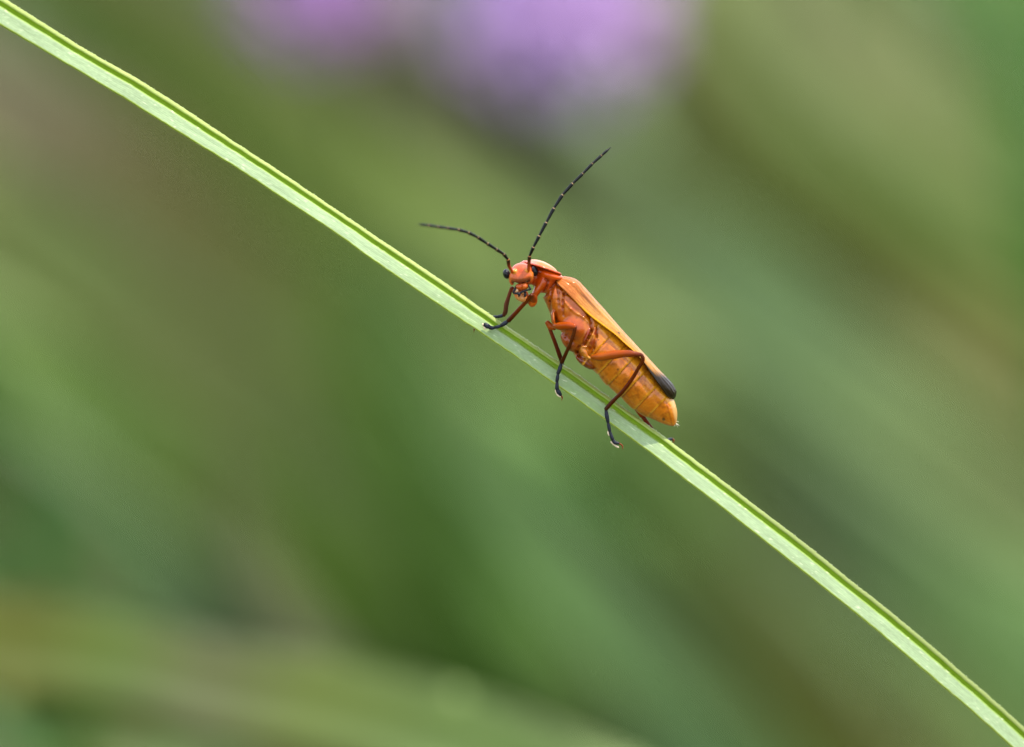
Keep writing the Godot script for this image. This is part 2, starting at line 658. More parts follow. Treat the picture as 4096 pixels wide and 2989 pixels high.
# ------------------------------------------------------------------ lilac flowers
func flower(label: String, px: float, py: float, away: float, radius: float, col: Color, face: Vector3, root: Vector2) -> void:
	var at := meadow_point(px, py, away)
	var foot := Vector3(at.x + root.x, 0, at.z + root.y)
	var o := holder("lilac_flower", self)
	o.position = foot
	tag(o, label, "flower", "lilac meadow flowers")
	var y := face.normalized()
	var x := y.cross(Vector3(0.3, 0.1, 1)).normalized()
	var b := Basis(x, y, x.cross(y))
	var head := at - foot
	# stem
	var st := Sh.new()
	var pth := smooth(PackedVector3Array([Vector3(0, -0.004, 0), Vector3(head.x * 0.25, head.y * 0.4, head.z * 0.2), head - y * 0.03 - Vector3(0, 0.01, 0), head - y * 0.008]), 8)
	var rr := []
	var cc := []
	for i in pth.size():
		rr.append(lerpf(0.0016, 0.0011, float(i) / pth.size()))
		cc.append(lin(96, 120, 62))
	st.tube(pth, rr, cc, 8)
	part("stem", st.mesh(Vector3.ZERO, 50000.0), blade_mat, o)
	# the green cup under the florets
	var cup := Sh.new()
	cup.ball(head - y * 0.005, Vector3(0.0065, 0.006, 0.0065), b, lin(92, 108, 66), 16, 10)
	part("flower_cup", cup.mesh(Vector3.ZERO, 50000.0), blade_mat, o)
	# one petal shape, laid out in three whorls
	var shapes := []
	for v in 3:
		var sh := Sh.new()
		var rows := []
		var cols := []
		for i in 9:
			var t := i / 8.0
			var w := radius * (0.06 + 0.17 * sin(minf(t * 1.15, 1.0) * 2.6)) * (1.0 if t < 0.99 else 0.35)
			var lift := radius * (0.30 * t - 0.34 * t * t + 0.05 * sin(v * 2.0 + t * 5.0))
			var r := radius * (0.06 + t * 0.94)
			rows.append([Vector3(r, lift + w * 0.3, -w), Vector3(r * 1.01, lift, 0), Vector3(r, lift + w * 0.3, w), Vector3(r * 1.01, lift - 0.0003, 0)])
			var k := 0.9 + 0.12 * t
			cols.append([Color(col.r * k, col.g * k, col.b * k), Color(col.r * k * 0.94, col.g * k * 0.9, col.b * k * 0.95), Color(col.r * k, col.g * k, col.b * k), Color(col.r * k, col.g * k, col.b * k)])
		sh.skin(rows, cols, true)
		shapes.append(sh.mesh(Vector3.ZERO, 50000.0))
	for whorl in 3:
		var count: int = [16, 13, 9][whorl]
		for i in count:
			var ang := TAU * (i + 0.37 * whorl) / count + rng.randf_range(-0.08, 0.08)
			var pb := b * Basis(Vector3.UP, ang) * Basis(Vector3(0, 0, 1), [0.02, 0.42, 0.85][whorl] + rng.randf_range(-0.1, 0.1))
			var s: float = [1.0, 0.86, 0.66][whorl] * rng.randf_range(0.92, 1.05)
			var pt := part("petal", shapes[(i + whorl) % 3], petal_mat, o)
			pt.transform = Transform3D(pb.scaled_local(Vector3(s, s, s)), head)

var petal_mat: StandardMaterial3D

func flowers() -> void:
	petal_mat = paint_mat(0.7, 0.0, 0.0, 1.0, 0.5)
	flower("large pale lilac flower head blurred at the top centre", 2215, 10, 0.97, 0.0150, lin(204, 164, 222), Vector3(0.1, 0.55, 0.83), Vector2(0.09, -0.05))
	flower("smaller pinker lilac flower head cut by the top edge left of the large one", 1285, -60, 1.0, 0.0106, lin(196, 146, 210), Vector3(-0.2, 0.6, 0.75), Vector2(0.05, -0.06))
	flower("faint lilac flower lower left of the large pale one", 1960, 330, 1.15, 0.0080, lin(190, 170, 206), Vector3(-0.3, 0.5, 0.8), Vector2(0.1, 0.02))


# ------------------------------------------------------------------ the blade the beetle walks on
var edge_hi := [[-4300, -2200], [-2500, -1440], [-700, -440], [25, 0], [353, 205], [541, 311], [717, 421], [900, 543], [1118, 685], [1330, 828], [1511, 950], [1659, 1049], [1831, 1166], [2004, 1288], [2100, 1354], [2300, 1490], [2443, 1592], [2523, 1650], [2618, 1717], [2698, 1777], [2830, 1877], [2900, 1930], [3075, 2062], [3245, 2192], [3425, 2338], [3508, 2402], [3724, 2579], [3895, 2729], [4024, 2840], [4500, 3275], [5200, 3960], [6400, 5400], [8000, 8000], [9600, 11800], [11000, 17000], [12000, 23500], [12600, 31500]]
var edge_lo := [[-700, -330], [0, 102], [336, 300], [523, 412], [777, 570], [950, 676], [1118, 787], [1330, 926], [1500, 1048], [1712, 1193], [1898, 1316], [2004, 1388], [2160, 1497], [2300, 1594], [2414, 1676], [2565, 1786], [2735, 1917], [2900, 2042], [3125, 2219], [3276, 2338], [3500, 2518], [3726, 2708], [3877, 2836], [4039, 2979], [4400, 3310]]

func blade_z(px: float) -> float:
	var t := (px - 2048.0) / 2048.0
	var a := absf(t)
	return -signf(t) * (2.7 * a * a if a < 1.5 else 6.075 + 5.0 * (a - 1.5))

func near_blade() -> void:
	var o := holder("grass_stalk", self)
	var base := mm(12600, 31500, blade_z(12600))
	tag(o, "long pale green folded grass stalk running diagonally under the red beetle", "grass stalk")
	var ba := aim.scaled(Vector3.ONE * 0.001)
	o.transform = Transform3D(aim * Basis.from_scale(Vector3.ONE * 0.001), FOCUS + aim * (base * 0.001))
	# cross sections: n across the stem (0 lower edge, 1 upper edge), z towards the lens
	var face_n := [0.0, 0.02, 0.05]
	var face_z := [0.10, 0.20, 0.235]
	var veins := 7
	for i in veins:
		var a := 0.07 + 0.55 * (i + 0.0) / veins
		var b := 0.07 + 0.55 * (i + 0.5) / veins
		for s in [a, (a + b) * 0.5, b]:
			face_n.append(s)
			var bulge: float = 0.006 * sin((s - 0.07) / 0.55 * veins * PI) ** 2
			face_z.append(0.235 - 0.17 * (s - 0.05) / 0.6 + bulge)
	face_n.append_array([0.635, 0.65, 0.655])
	face_z.append_array([0.04, 0.01, -0.015])
	var groove_n := [0.655, 0.64, 0.68, 0.74, 0.79, 0.815]
	var groove_z := [-0.015, -0.02, -0.02, -0.01, 0.01, 0.025]
	var rim_n := [0.815, 0.85, 0.90, 0.95, 0.985, 1.0, 0.99]
	var rim_z := [0.025, 0.035, 0.02, -0.03, -0.11, -0.18, -0.22]
	var back_n := [0.99, 0.9, 0.72, 0.5, 0.25, 0.05, 0.0]
	var back_z := [-0.22, -0.26, -0.24, -0.16, -0.04, 0.05, 0.10]
	var stations := []
	# finely where it is seen close, coarsely out to its tip and down to its foot in the ground
	var px := -4300.0
	while px <= 12600.0:
		stations.append(px)
		px += 6.0 if px > -700.0 and px < 4480.0 else 40.0
	var silver := lin(172, 192, 144)
	var green := lin(132, 164, 22)
	var lime := lin(172, 188, 96)
	var bits := [["leaf_face", face_n, face_z], ["leaf_groove", groove_n, groove_z], ["leaf_margin", rim_n, rim_z], ["leaf_back", back_n, back_z]]
	var mats := [paint_mat(0.42, 0.0, 0.35, 3.0, 0.35), paint_mat(0.5, 0.0, 0.35, 3.0, 0.5), paint_mat(0.45, 0.0, 0.3, 3.0, 0.6), paint_mat(0.5, 0.0, 0.3, 3.0, 0.5)]
	var rim_pts := []
	for bi in 4:
		var rows := []
		var cols := []
		for si in stations.size():
			var x: float = stations[si]
			var yh := along(edge_hi, x)
			# the matching point on the lower edge lies square across the stem
			var sl := (along(edge_hi, x + 30.0) - along(edge_hi, x - 30.0)) / 60.0
			var nx := -sl / sqrt(1.0 + sl * sl)
			var ny := 1.0 / sqrt(1.0 + sl * sl)
			var wd := 92.0
			if x > -600.0 and x < 4300.0:
				for it in 6:
					wd += (along(edge_lo, x + nx * wd) - (yh + ny * wd)) * ny
			elif x < 0.0:
				wd = lerpf(4.0, 91.0, sqrt(clampf((x + 4300.0) / 3700.0, 0.0, 1.0)))
			var hi := mm(x, yh, 0)
			var lo := mm(x + nx * wd, yh + ny * wd, 0)
			var sway := Vector3(0.57, 0.82, 0) * 0.014 * noise.get_noise_1d(x * 0.012)
			hi += sway
			lo += sway + Vector3(0.57, 0.82, 0) * 0.010 * noise.get_noise_1d(x * 0.02 + 70.0)
			var zb := blade_z(x)
			var row := []
			var cc := []
			for j in bits[bi][1].size():
				var n: float = bits[bi][1][j]
				var p := lo.lerp(hi, n)
				var wob := 0.012 * noise.get_noise_2d(x * 0.006, n * 3.0 + 20.0)
				if bi == 2 and j >= 3 and j <= 5:
					p += (hi - lo).normalized() * (0.018 * noise.get_noise_1d(x * 0.09) + 0.014 * noise.get_noise_1d(x * 0.31 + 50.0))
				p.z = zb + bits[bi][2][j] + wob
				row.append(p)
				var fine := noise.get_noise_2d(x * 0.05, n * 60.0)
				var slow := noise.get_noise_2d(x * 0.004 + 9.0, n * 2.0)
				var col: Color
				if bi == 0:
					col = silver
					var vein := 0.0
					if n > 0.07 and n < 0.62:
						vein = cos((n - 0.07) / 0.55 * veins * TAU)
					# greener middle stretch: the shade under the beetle is painted into the colour
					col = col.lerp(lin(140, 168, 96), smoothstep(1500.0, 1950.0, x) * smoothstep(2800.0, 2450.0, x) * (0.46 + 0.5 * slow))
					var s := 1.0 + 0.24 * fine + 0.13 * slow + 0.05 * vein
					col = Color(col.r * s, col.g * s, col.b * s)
					col = col.lerp(lin(190, 208, 72), clampf((0.10 - n) / 0.05, 0.0, 0.95))
					col = col.lerp(green, smoothstep(0.56, 0.645, n) * 0.9)
					# scattered pale waxy flecks
					var fl := noise.get_noise_2d(x * 0.021 + 300.0, n * 9.0)
					if fl > 0.42:
						col = col.lerp(lin(226, 232, 190), clampf((fl - 0.42) * 6.0, 0.0, 0.85))
				elif bi == 1:
					col = green
					var s := 1.0 + 0.18 * fine + 0.15 * slow
					col = Color(col.r * s, col.g * s, col.b * s)
				elif bi == 2:
					col = lime
					var s := 1.0 + 0.14 * fine + 0.1 * slow
					col = Color(col.r * s, col.g * s, col.b * s)
					col = col.lerp(lin(128, 140, 72), smoothstep(2500.0, 3300.0, x) * 0.7)
					if j == 0:
						col = col.lerp(green, 0.5)
				else:
					col = lin(140, 172, 88)
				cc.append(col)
			if bi == 2:
				rim_pts.append(row[4])
			rows.append(row)
			cols.append(cc)
		var sh := Sh.new()
		sh.skin(rows, cols, false)
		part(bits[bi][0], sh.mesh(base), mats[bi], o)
	# minute teeth along the upper margin
	var teeth := Sh.new()
	var i := 8
	while i < rim_pts.size() - 8:
		var p: Vector3 = rim_pts[i]
		var d: Vector3 = (rim_pts[i + 1] - rim_pts[i - 1]).normalized()
		var up := Vector3(-d.y, d.x, 0).normalized()
		var s := rng.randf_range(0.4, 0.95)
		var pts := PackedVector3Array([p - d * 0.03 * s, p + up * 0.012 * s - d * 0.01, p + up * 0.045 * s - d * 0.055 * s])
		teeth.tube(pts, [0.026 * s, 0.02 * s, 0.005], [lime, lin(206, 216, 150), lin(232, 236, 210)], 6)
		i += rng.randi_range(5, 13)
	var th := part("margin_teeth", teeth.mesh(base), mats[2], o)
	th.set_meta("kind", "stuff")


# ------------------------------------------------------------------ the beetle
const U := Vector2(0.726, -0.689)   # down the body, on its side
const E := Vector2(0.689, 0.726)    # towards its back
var q0 := Vector2((2160.0 - 2048.0) * 0.01, (1494.5 - 1180.0) * 0.01)
var t_lo := [[0.0, -0.05], [0.2, -0.02], [0.7, -0.22], [1.1, -0.42], [1.7, -0.50], [2.1, -0.64], [2.8, -0.79], [3.3, -0.78], [3.7, -0.68], [4.3, -0.75], [4.8, -0.73], [5.3, -0.73], [5.8, -0.72], [6.26, -0.645], [6.85, -0.455], [7.2, -0.32], [7.42, -0.20], [7.5, -0.13]]
var t_hi := [[0.0, 0.9], [0.2, 1.0], [0.7, 1.25], [1.1, 1.30], [1.7, 1.27], [2.1, 1.23], [2.8, 1.18], [3.3, 1.14], [3.7, 1.10], [4.3, 1.04], [4.8, 1.0], [5.3, 0.95], [5.8, 0.88], [6.26, 0.80], [6.6, 0.72], [6.85, 0.62], [7.2, 0.40], [7.42, 0.16], [7.5, 0.03]]
var t_b := [[0.0, 0.55], [0.7, 0.85], [1.7, 1.0], [3.0, 1.05], [5.0, 0.98], [6.0, 0.82], [6.85, 0.55], [7.3, 0.30], [7.5, 0.12]]
var seams := [2.5, 3.19, 3.88, 4.47, 5.18, 5.92, 6.5]

func spine_z(q: float) -> float:
	return 0.45 - 0.11 * q

func qe(p: Vector3) -> Vector2:
	var d := Vector2(p.x, p.y) / ((300.0 - p.z) / 300.0) - q0
	return Vector2(d.dot(U), d.dot(E))

func from_qe(q: float, e: float, z: float) -> Vector3:
	var d := q0 + U * q + E * e
	var s := (300.0 - z) / 300.0
	return Vector3(d.x * s, d.y * s, z)

var lo_tab := PackedFloat32Array()
var hi_tab := PackedFloat32Array()
var b_tab := PackedFloat32Array()

func tab(t: PackedFloat32Array, q: float) -> float:
	var f := clampf(q * 50.0, 0.0, 379.0)
	var i := int(f)
	return lerpf(t[i], t[i + 1], f - i)

func abdomen(p: Vector3) -> float:
	var w := qe(p)
	var q := w.x
	var over := maxf(q - 7.5, 0.0) + maxf(0.15 - q, 0.0)
	q = clampf(q, 0.15, 7.5)
	var lo := tab(lo_tab, q)
	var hi := tab(hi_tab, q)
	var a := maxf((hi - lo) * 0.5, 0.02)
	var b := maxf(tab(b_tab, q), 0.02)
	var x := (w.y - (hi + lo) * 0.5) / a
	var y := (p.z - spine_z(q)) / b
	var r := sqrt(x * x + y * y)
	var d := (r - 1.0) * minf(a, b)
	# hind edges of the rings overlap the next one
	if q > 2.3 and d < 0.3:
		for i in seams.size() - 1:
			var s: float = seams[i] + (0.0 if w.y < 0.55 else 0.02)
			var n: float = seams[i + 1]
			if q >= s and q < n:
				var t := (q - s) / (n - s)
				d -= 0.048 * smoothstep(0.0, 0.18, t) * (0.5 + 0.5 * t) - 0.048 * smoothstep(0.95, 1.0, t) * 0.9
	if over > 0.0:
		d = sqrt(maxf(d, 0.0) * maxf(d, 0.0) + over * over) if d > 0.0 else maxf(d, over)
	return d

var grooves := []   # [ax, ay, bx, by, width, depth]

func groove(pts: Array, width: float, depth: float) -> void:
	for i in pts.size() - 1:
		grooves.append([Vector2((pts[i][0] - 2048.0) * 0.01, (1494.5 - pts[i][1]) * 0.01), Vector2((pts[i + 1][0] - 2048.0) * 0.01, (1494.5 - pts[i + 1][1]) * 0.01), width, depth])

func groove_at(p: Vector3) -> float:
	if p.z < 0.35:
		return 0.0
	var s := (300.0 - p.z) / 300.0
	var w := Vector2(p.x / s, p.y / s)
	var out := 0.0
	for g in grooves:
		var a: Vector2 = g[0]
		var ab: Vector2 = g[1] - a
		var h := clampf((w - a).dot(ab) / ab.length_squared(), 0.0, 1.0)
		var d: float = (w - a - ab * h).length() / g[2]
		if d < 2.5:
			out += g[3] * exp(-d * d)
	return out

func body_relief(p: Vector3, d: float) -> float:
	d += groove_at(p)
	# the fold between the belly plates and the side plates
	var w := qe(p)
	if w.x > 2.45 and w.x < 6.9 and p.z > 0.0:
		var line := lerpf(0.62, 0.36, (w.x - 2.45) / 4.4) - 0.02
		var k := (w.y - line) / 0.03
		if absf(k) < 2.5:
			d += 0.022 * exp(-k * k)
		var dent := (w.y - line + 0.22) / 0.10
		d += 0.018 * exp(-dent * dent)
	d += 0.006 * noise.get_noise_3d(p.x * 5.0, p.y * 5.0, p.z * 5.0)
	return d

func body_paint(p: Vector3, col: Color) -> Color:
	var w := qe(p)
	var g := groove_at(p)
	if g > 0.004:
		col = col.lerp(lin(120, 42, 8), clampf(g / 0.06, 0.0, 0.7))
	elif g < -0.008:
		col = col.lerp(lin(226, 158, 116), clampf(-g / 0.05, 0.0, 0.6))  # pinkish highlight of the raised seams, put into the colour
	# the breast is ruddier than the belly, with darker clouding
	var breast := smoothstep(2.75, 2.1, w.x + 0.35 * (w.y - 0.2)) * smoothstep(-0.1, 0.35, w.x)
	var cloud := noise.get_noise_3d(p.x * 2.6 + 7.0, p.y * 2.6, p.z * 2.6)
	col = col.lerp(lin(176, 80, 18), breast * clampf(0.5 + cloud * 0.9, 0.1, 0.9))
	if w.x > 2.35 and w.y < 1.2:
		var line := lerpf(0.62, 0.36, (w.x - 2.45) / 4.4)
		var amt := smoothstep(2.35, 2.6, w.x)
		# every ring: paler hind edge, tawny blotches in the middle
		for i in seams.size() - 1:
			var s: float = seams[i]
			var n: float = seams[i + 1]
			if w.x >= s and w.x < n:
				var t := (w.x - s) / (n - s)
				var edge := smoothstep(0.82, 0.97, t)
				col = col.lerp(lin(246, 180, 74), edge * 0.85 * amt)
				col = col.lerp(lin(128, 58, 8), smoothstep(0.12, 0.0, t) * 0.75 * amt)
		if w.y > line - 0.02:
			var up := smoothstep(line, line + 0.07, w.y)
			col = col.lerp(lin(250, 182, 70), 0.75 * up * amt)
			if w.x > 5.0:
				col = col.lerp(lin(196, 126, 76), 0.6 * smoothstep(line + 0.12, line + 0.2, w.y))
		var bl := noise.get_noise_2d(w.x * 1.9 + 4.0, w.y * 2.2) + 0.5 * noise.get_noise_2d(w.x * 5.0, w.y * 5.0 + 8.0)
		col = col.lerp(lin(158, 82, 18), clampf(bl * 1.3, 0.0, 0.6) * amt)
		var wax := noise.get_noise_2d(w.x * 1.7 - 30.0, w.y * 4.0)
		col = col.lerp(lin(226, 156, 70), clampf(wax * 1.4 - 0.1, 0.0, 0.5) * amt)
		# tail plate: cream above, dark spot by the tip
		var tl := w.y - 0.10 - (7.05 - w.x) * 0.62
		col = col.lerp(lin(150, 66, 16), exp(-pow(tl / 0.03, 2.0)) * smoothstep(6.55, 6.72, w.x) * 0.6)
		var s1 := Vector2(w.x - 7.02, w.y + 0.20).length()
		col = col.lerp(lin(40, 26, 16), smoothstep(0.10, 0.03, s1) * 0.85)
		for sp in [[4.32, -0.02, 0.06], [2.93, 0.30, 0.05], [5.5, 0.62, 0.03]]:
			var sd := Vector2(w.x - sp[0], w.y - sp[1]).length()
			col = col.lerp(lin(50, 34, 18), smoothstep(sp[2], sp[2] * 0.4, sd) * 0.75)
	var fn := noise.get_noise_3d(p.x * 9.0, p.y * 9.0, p.z * 9.0)
	var k := 1.0 + 0.16 * fn
	var out := deep(Color(col.r * k, col.g * k, col.b * k))
	# sooty hind corner below the shield
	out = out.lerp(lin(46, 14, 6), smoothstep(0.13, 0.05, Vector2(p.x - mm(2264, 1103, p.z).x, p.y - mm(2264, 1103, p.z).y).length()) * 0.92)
	if w.x > 6.5:
		out = out.lerp(lin(208, 158, 94), smoothstep(-0.02, 0.12, w.y - 0.24 - (7.05 - w.x) * 0.62) * smoothstep(6.5, 6.75, w.x) * 0.9)
	return out

func px_tube(sh: Sh, pts: Array, cols: Array, seg := 10, per := 5, flat := 1.0) -> void:
	# pts: [px, py, z, radius mm]
	var p := PackedVector3Array()
	for q in pts:
		p.append(mm(q[0], q[1], q[2]))
	var sp := smooth(p, per)
	var rr := []
	var cc := []
	for i in sp.size():
		var g := float(i) / per
		var a := mini(int(g), pts.size() - 2)
		rr.append(maxf(lerpf(pts[a][3], pts[a + 1][3], smoothstep(0.0, 1.0, g - a)), 0.004))
		var f := float(i) / (sp.size() - 1) * (cols.size() - 1)
		var j := mini(int(f), cols.size() - 2) if cols.size() > 1 else 0
		cc.append(cols[j].lerp(cols[j + 1], f - j) if cols.size() > 1 else cols[0])
	sh.tube(sp, rr, cc, seg, flat)

func beetle() -> void:
	for i in 381:
		lo_tab.append(along(t_lo, i / 50.0))
		hi_tab.append(along(t_hi, i / 50.0))
		b_tab.append(along(t_b, i / 50.0))
	var base := mm(2360, 1560, 0.0)
	var o := holder("beetle", self)
	o.transform = Transform3D(aim * Basis.from_scale(Vector3.ONE * 0.001), FOCUS + aim * (base * 0.001))
	tag(o, "orange-red soldier beetle with black antennae and dark wing tips climbing the pale grass stalk", "beetle")
	var shell := paint_mat(0.4, 0.7, 0.35, 2.5)
	shell.metallic_specular = 0.35
	shell.clearcoat_roughness = 0.11
	var gloss := paint_mat(0.42, 0.22, 0.25, 3.0)
	gloss.metallic_specular = 0.16
	gloss.clearcoat_roughness = 0.14
	var shield := paint_mat(0.3, 0.7, 0.12, 2.0)
	var dark := paint_mat(0.42, 0.0, 0.4, 3.0)
	dark.metallic_specular = 0.35

	# ---- trunk and belly: one skin
	var orange := lin(214, 128, 38)
	var rust := lin(196, 88, 22)
	var red := lin(206, 78, 18)
	groove([[2246, 1117], [2227, 1126], [2205, 1154], [2190, 1178], [2169, 1194]], 0.05, 0.05)
	groove([[2182, 1116], [2192, 1126], [2188, 1145], [2178, 1162]], 0.045, 0.06)
	groove([[2216, 1140], [2206, 1172], [2200, 1205], [2203, 1250]], 0.045, 0.055)
	groove([[2230, 1146], [2233, 1172], [2234, 1200], [2236, 1225]], 0.055, 0.035)
	groove([[2226, 1135], [2246, 1156], [2257, 1178], [2252, 1204], [2252, 1230], [2254, 1262]], 0.045, 0.06)
	groove([[2258, 1176], [2280, 1178], [2306, 1198], [2336, 1228], [2356, 1262], [2366, 1292]], 0.05, 0.06)
	groove([[2364, 1296], [2364, 1325], [2354, 1352], [2338, 1376], [2316, 1388], [2310, 1408], [2324, 1438]], 0.05, 0.07)
	groove([[2390, 1306], [2386, 1350], [2376, 1395], [2364, 1428]], 0.045, 0.06)
	groove([[2223, 1252], [2226, 1290], [2230, 1306]], 0.04, 0.05)
	groove([[2276, 1334], [2262, 1348], [2275, 1388]], 0.045, 0.04)
	# raised seams; the sheen along them is painted on as a paler colour
	groove([[2256, 1196], [2262, 1212], [2284, 1236], [2314, 1258], [2336, 1270], [2352, 1288]], 0.032, -0.045)
	groove([[2214, 1248], [2214, 1280], [2221, 1310]], 0.03, -0.045)
	groove([[2382, 1308], [2370, 1340], [2356, 1366], [2344, 1390]], 0.03, -0.05)
	groove([[2240, 1150], [2252, 1166], [2262, 1182]], 0.03, -0.035)
	groove([[2318, 1392], [2330, 1384], [2342, 1388]], 0.035, -0.04)
	var f := Field.new()
	f.k = 0.09
	f.loft(abdomen, orange)
	f.ell(mm(2180, 1124, 0.55), Vector3(0.45, 0.52, 0.62), turn_z(-45), red)
	f.ell(mm(2112, 1076, 0.25), Vector3(0.44, 0.34, 0.5), turn_z(-10), lin(190, 66, 14))
	f.ell(mm(2203, 1104, 0.66), Vector3(0.57, 0.235, 0.74), turn_z(-19), lin(236, 98, 8))
	f.ell(mm(2170, 1133, 0.98), Vector3(0.13, 0.27, 0.2), turn_z(-28), rust)
	f.ell(mm(2150, 1160, 0.85), Vector3(0.16, 0.40, 0.32), turn_z(-32), rust)
	f.ell(mm(2131, 1204, 0.98), Vector3(0.19, 0.26, 0.22), turn_z(-14), lin(208, 104, 32))
	f.ell(mm(2108, 1196, 0.45), Vector3(0.16, 0.22, 0.2), turn_z(-14), rust)
	f.cap(mm(2160, 1098, 0.6), mm(2100, 1108, 0.75), 0.36, 0.34, red)
	f.cap(mm(2192, 1128, 0.62), mm(2240, 1158, 0.62), 0.38, 0.40, lin(186, 76, 14))
	f.ell(mm(2216, 1195, 0.50), Vector3(0.26, 0.66, 0.62), turn_z(14), lin(206, 108, 28))
	f.ell(mm(2226, 1185, 0.98), Vector3(0.11, 0.42, 0.16), turn_z(10), rust)
	f.ell(mm(2246, 1170, 1.02), Vector3(0.07, 0.22, 0.12), turn_z(28), lin(214, 128, 48))
	f.ell(mm(2214, 1276, 0.92), Vector3(0.10, 0.36, 0.18), turn_z(8), lin(164, 78, 26))
	f.ell(mm(2240, 1262, 0.92), Vector3(0.12, 0.36, 0.16), turn_z(6), lin(170, 74, 18))
	f.ell(mm(2306, 1226, 1.05), Vector3(0.60, 0.17, 0.22), turn_z(-45), lin(196, 104, 48))
	f.ell(mm(2300, 1310, 0.95), Vector3(0.56, 0.46, 0.42), turn_z(-38), lin(192, 92, 22))
	f.ell(mm(2280, 1370, 0.55), Vector3(0.5, 0.26, 0.42), turn_z(-50), lin(150, 70, 16))
	f.ell(mm(2350, 1345, 1.22), Vector3(0.09, 0.44, 0.12), turn_z(-24), lin(140, 44, 10))
	f.ell(mm(2373, 1352, 1.16), Vector3(0.13, 0.46, 0.14), turn_z(-16), lin(138, 42, 10))
	f.ell(mm(2336, 1408, 1.12), Vector3(0.13, 0.30, 0.16), turn_z(24), lin(206, 134, 60))
	f.ell(mm(2362, 1432, 1.2), Vector3(0.08, 0.09, 0.10), Basis(), lin(216, 150, 78))
	f.ell(mm(2340, 1450, 0.65), Vector3(0.46, 0.16, 0.3), turn_z(-36), lin(118, 44, 10))
	f.extra = body_relief
	f.paint = body_paint
	var sh := Sh.new()
	f.build(sh, Vector3(0.2, -2.3, -1.2), Vector3(6.8, 4.9, 1.9), 0.037)
	var body := part("body", sh.mesh(base), shell, o)
	# pale tuft at the tail tip
	var tuft := Sh.new()
	for i in 14:
		var a := Vector3(rng.randf_range(-0.05, 0.05), rng.randf_range(-0.04, 0.06), rng.randf_range(-0.1, 0.1))
		var s := mm(2699, 1690, -0.35) + a * 0.6
		tuft.tube(PackedVector3Array([s, s + Vector3(0.05, -0.05, 0) + a * 0.8, s + Vector3(0.09, -0.11, 0.0) + a * 1.8]), [0.012, 0.009, 0.003], [lin(240, 226, 190), lin(240, 226, 190), lin(240, 230, 210)], 5)
	var tf := part("tail_bristles", tuft.mesh(base), shell, body)
	tf.set_meta("kind", "stuff")

	pronotum(o, base, shield)
	elytra(o, base)
	var face := paint_mat(0.34, 0.6, 0.5, 5.0)
	face.metallic_specular = 0.3
	face.clearcoat_roughness = 0.12
	head(o, base, face, dark)
	legs(o, base, gloss, dark)


func pronotum(o: Node3D, base: Vector3, mat: Material) -> void:
	# a domed shield with a turned-up rim
	var wdir := Vector3(0.40, -0.13, 0.9).normalized()
	var adir := Vector3(0.85, -0.30, -0.42)
	adir = (adir - wdir * adir.dot(wdir)).normalized()
	var ndir := wdir.cross(adir).normalized()
	if ndir.y < 0:
		ndir = -ndir
	var mid := mm(2207, 1087, 0.0) - wdir * 0.98
	mid.z = 1.45 - wdir.z * 0.98
	var rows := []
	var cols := []
	var under := []
	var ucol := []
	var nu := 48
	for i in 25:
		var r := i / 24.0
		var row := []
		var cc := []
		var ur := []
		var uc := []
		for j in nu:
			var a := TAU * j / nu
			var ca := cos(a)
			var sa := sin(a)
			var ex := 0.62   # rounded oblong outline
			var x := signf(ca) * pow(absf(ca), ex) * 0.66 * r
			var y := signf(sa) * pow(absf(sa), ex) * 0.98 * r
			var rim := smoothstep(0.86, 0.97, r) * 0.045
			var dome := 0.27 * (1.0 - pow(r, 2.2)) * (1.0 - 0.25 * x / 0.66)
			var dent := -0.05 * exp(-pow((r - 0.8) / 0.10, 2.0))
			var p := mid + adir * x + wdir * y + ndir * (dome + rim + dent)
			row.append(p)
			var col := lin(226, 112, 36)
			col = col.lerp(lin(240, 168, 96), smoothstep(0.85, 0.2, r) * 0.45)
			col = col.lerp(lin(214, 66, 18), smoothstep(0.84, 1.0, r) * 0.8)
			# dark hind corners
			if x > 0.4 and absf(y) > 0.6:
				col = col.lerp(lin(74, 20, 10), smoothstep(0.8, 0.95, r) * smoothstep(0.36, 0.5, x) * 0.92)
			cc.append(col)
			ur.append(p - ndir * (0.05 + 0.02 * (1.0 - r)))
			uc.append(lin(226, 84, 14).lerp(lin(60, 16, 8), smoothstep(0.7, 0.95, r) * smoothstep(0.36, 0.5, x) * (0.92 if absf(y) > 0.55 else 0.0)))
		rows.append(row)
		for j in cc.size():
			cc[j] = Color(cc[j].r * 0.95, cc[j].g * 0.84, cc[j].b * 0.3)
		cols.append(cc)
		under.append(ur)
		ucol.append(uc)
	under.reverse()
	ucol.reverse()
	var sh := Sh.new()
	var order := rows + under
	var oc := cols + ucol
	# keep outward winding
	var t: Vector3 = (order[1][1] - order[0][0]).cross(order[2][0] - order[1][0])
	for i in order.size():
		order[i].reverse()
		oc[i].reverse()
	sh.skin(order, oc, true)
	part("pronotum", sh.mesh(base), mat, o)


var m_margin := [[0.1, 0.86], [0.18, 0.82], [0.94, 0.79], [1.93, 0.77], [2.71, 0.85], [3.25, 0.92], [3.8, 0.93], [4.4, 0.95], [4.89, 0.90], [5.33, 0.79], [5.8, 0.70], [6.21, 0.62], [6.5, 0.58], [6.75, 0.66]]
var m_top := [[0.1, 1.10], [0.24, 1.25], [0.62, 1.45], [1.07, 1.45], [2.22, 1.36], [3.4, 1.25], [4.55, 1.17], [5.56, 1.11], [6.22, 1.08], [6.5, 1.01], [6.64, 0.93], [6.75, 0.76]]

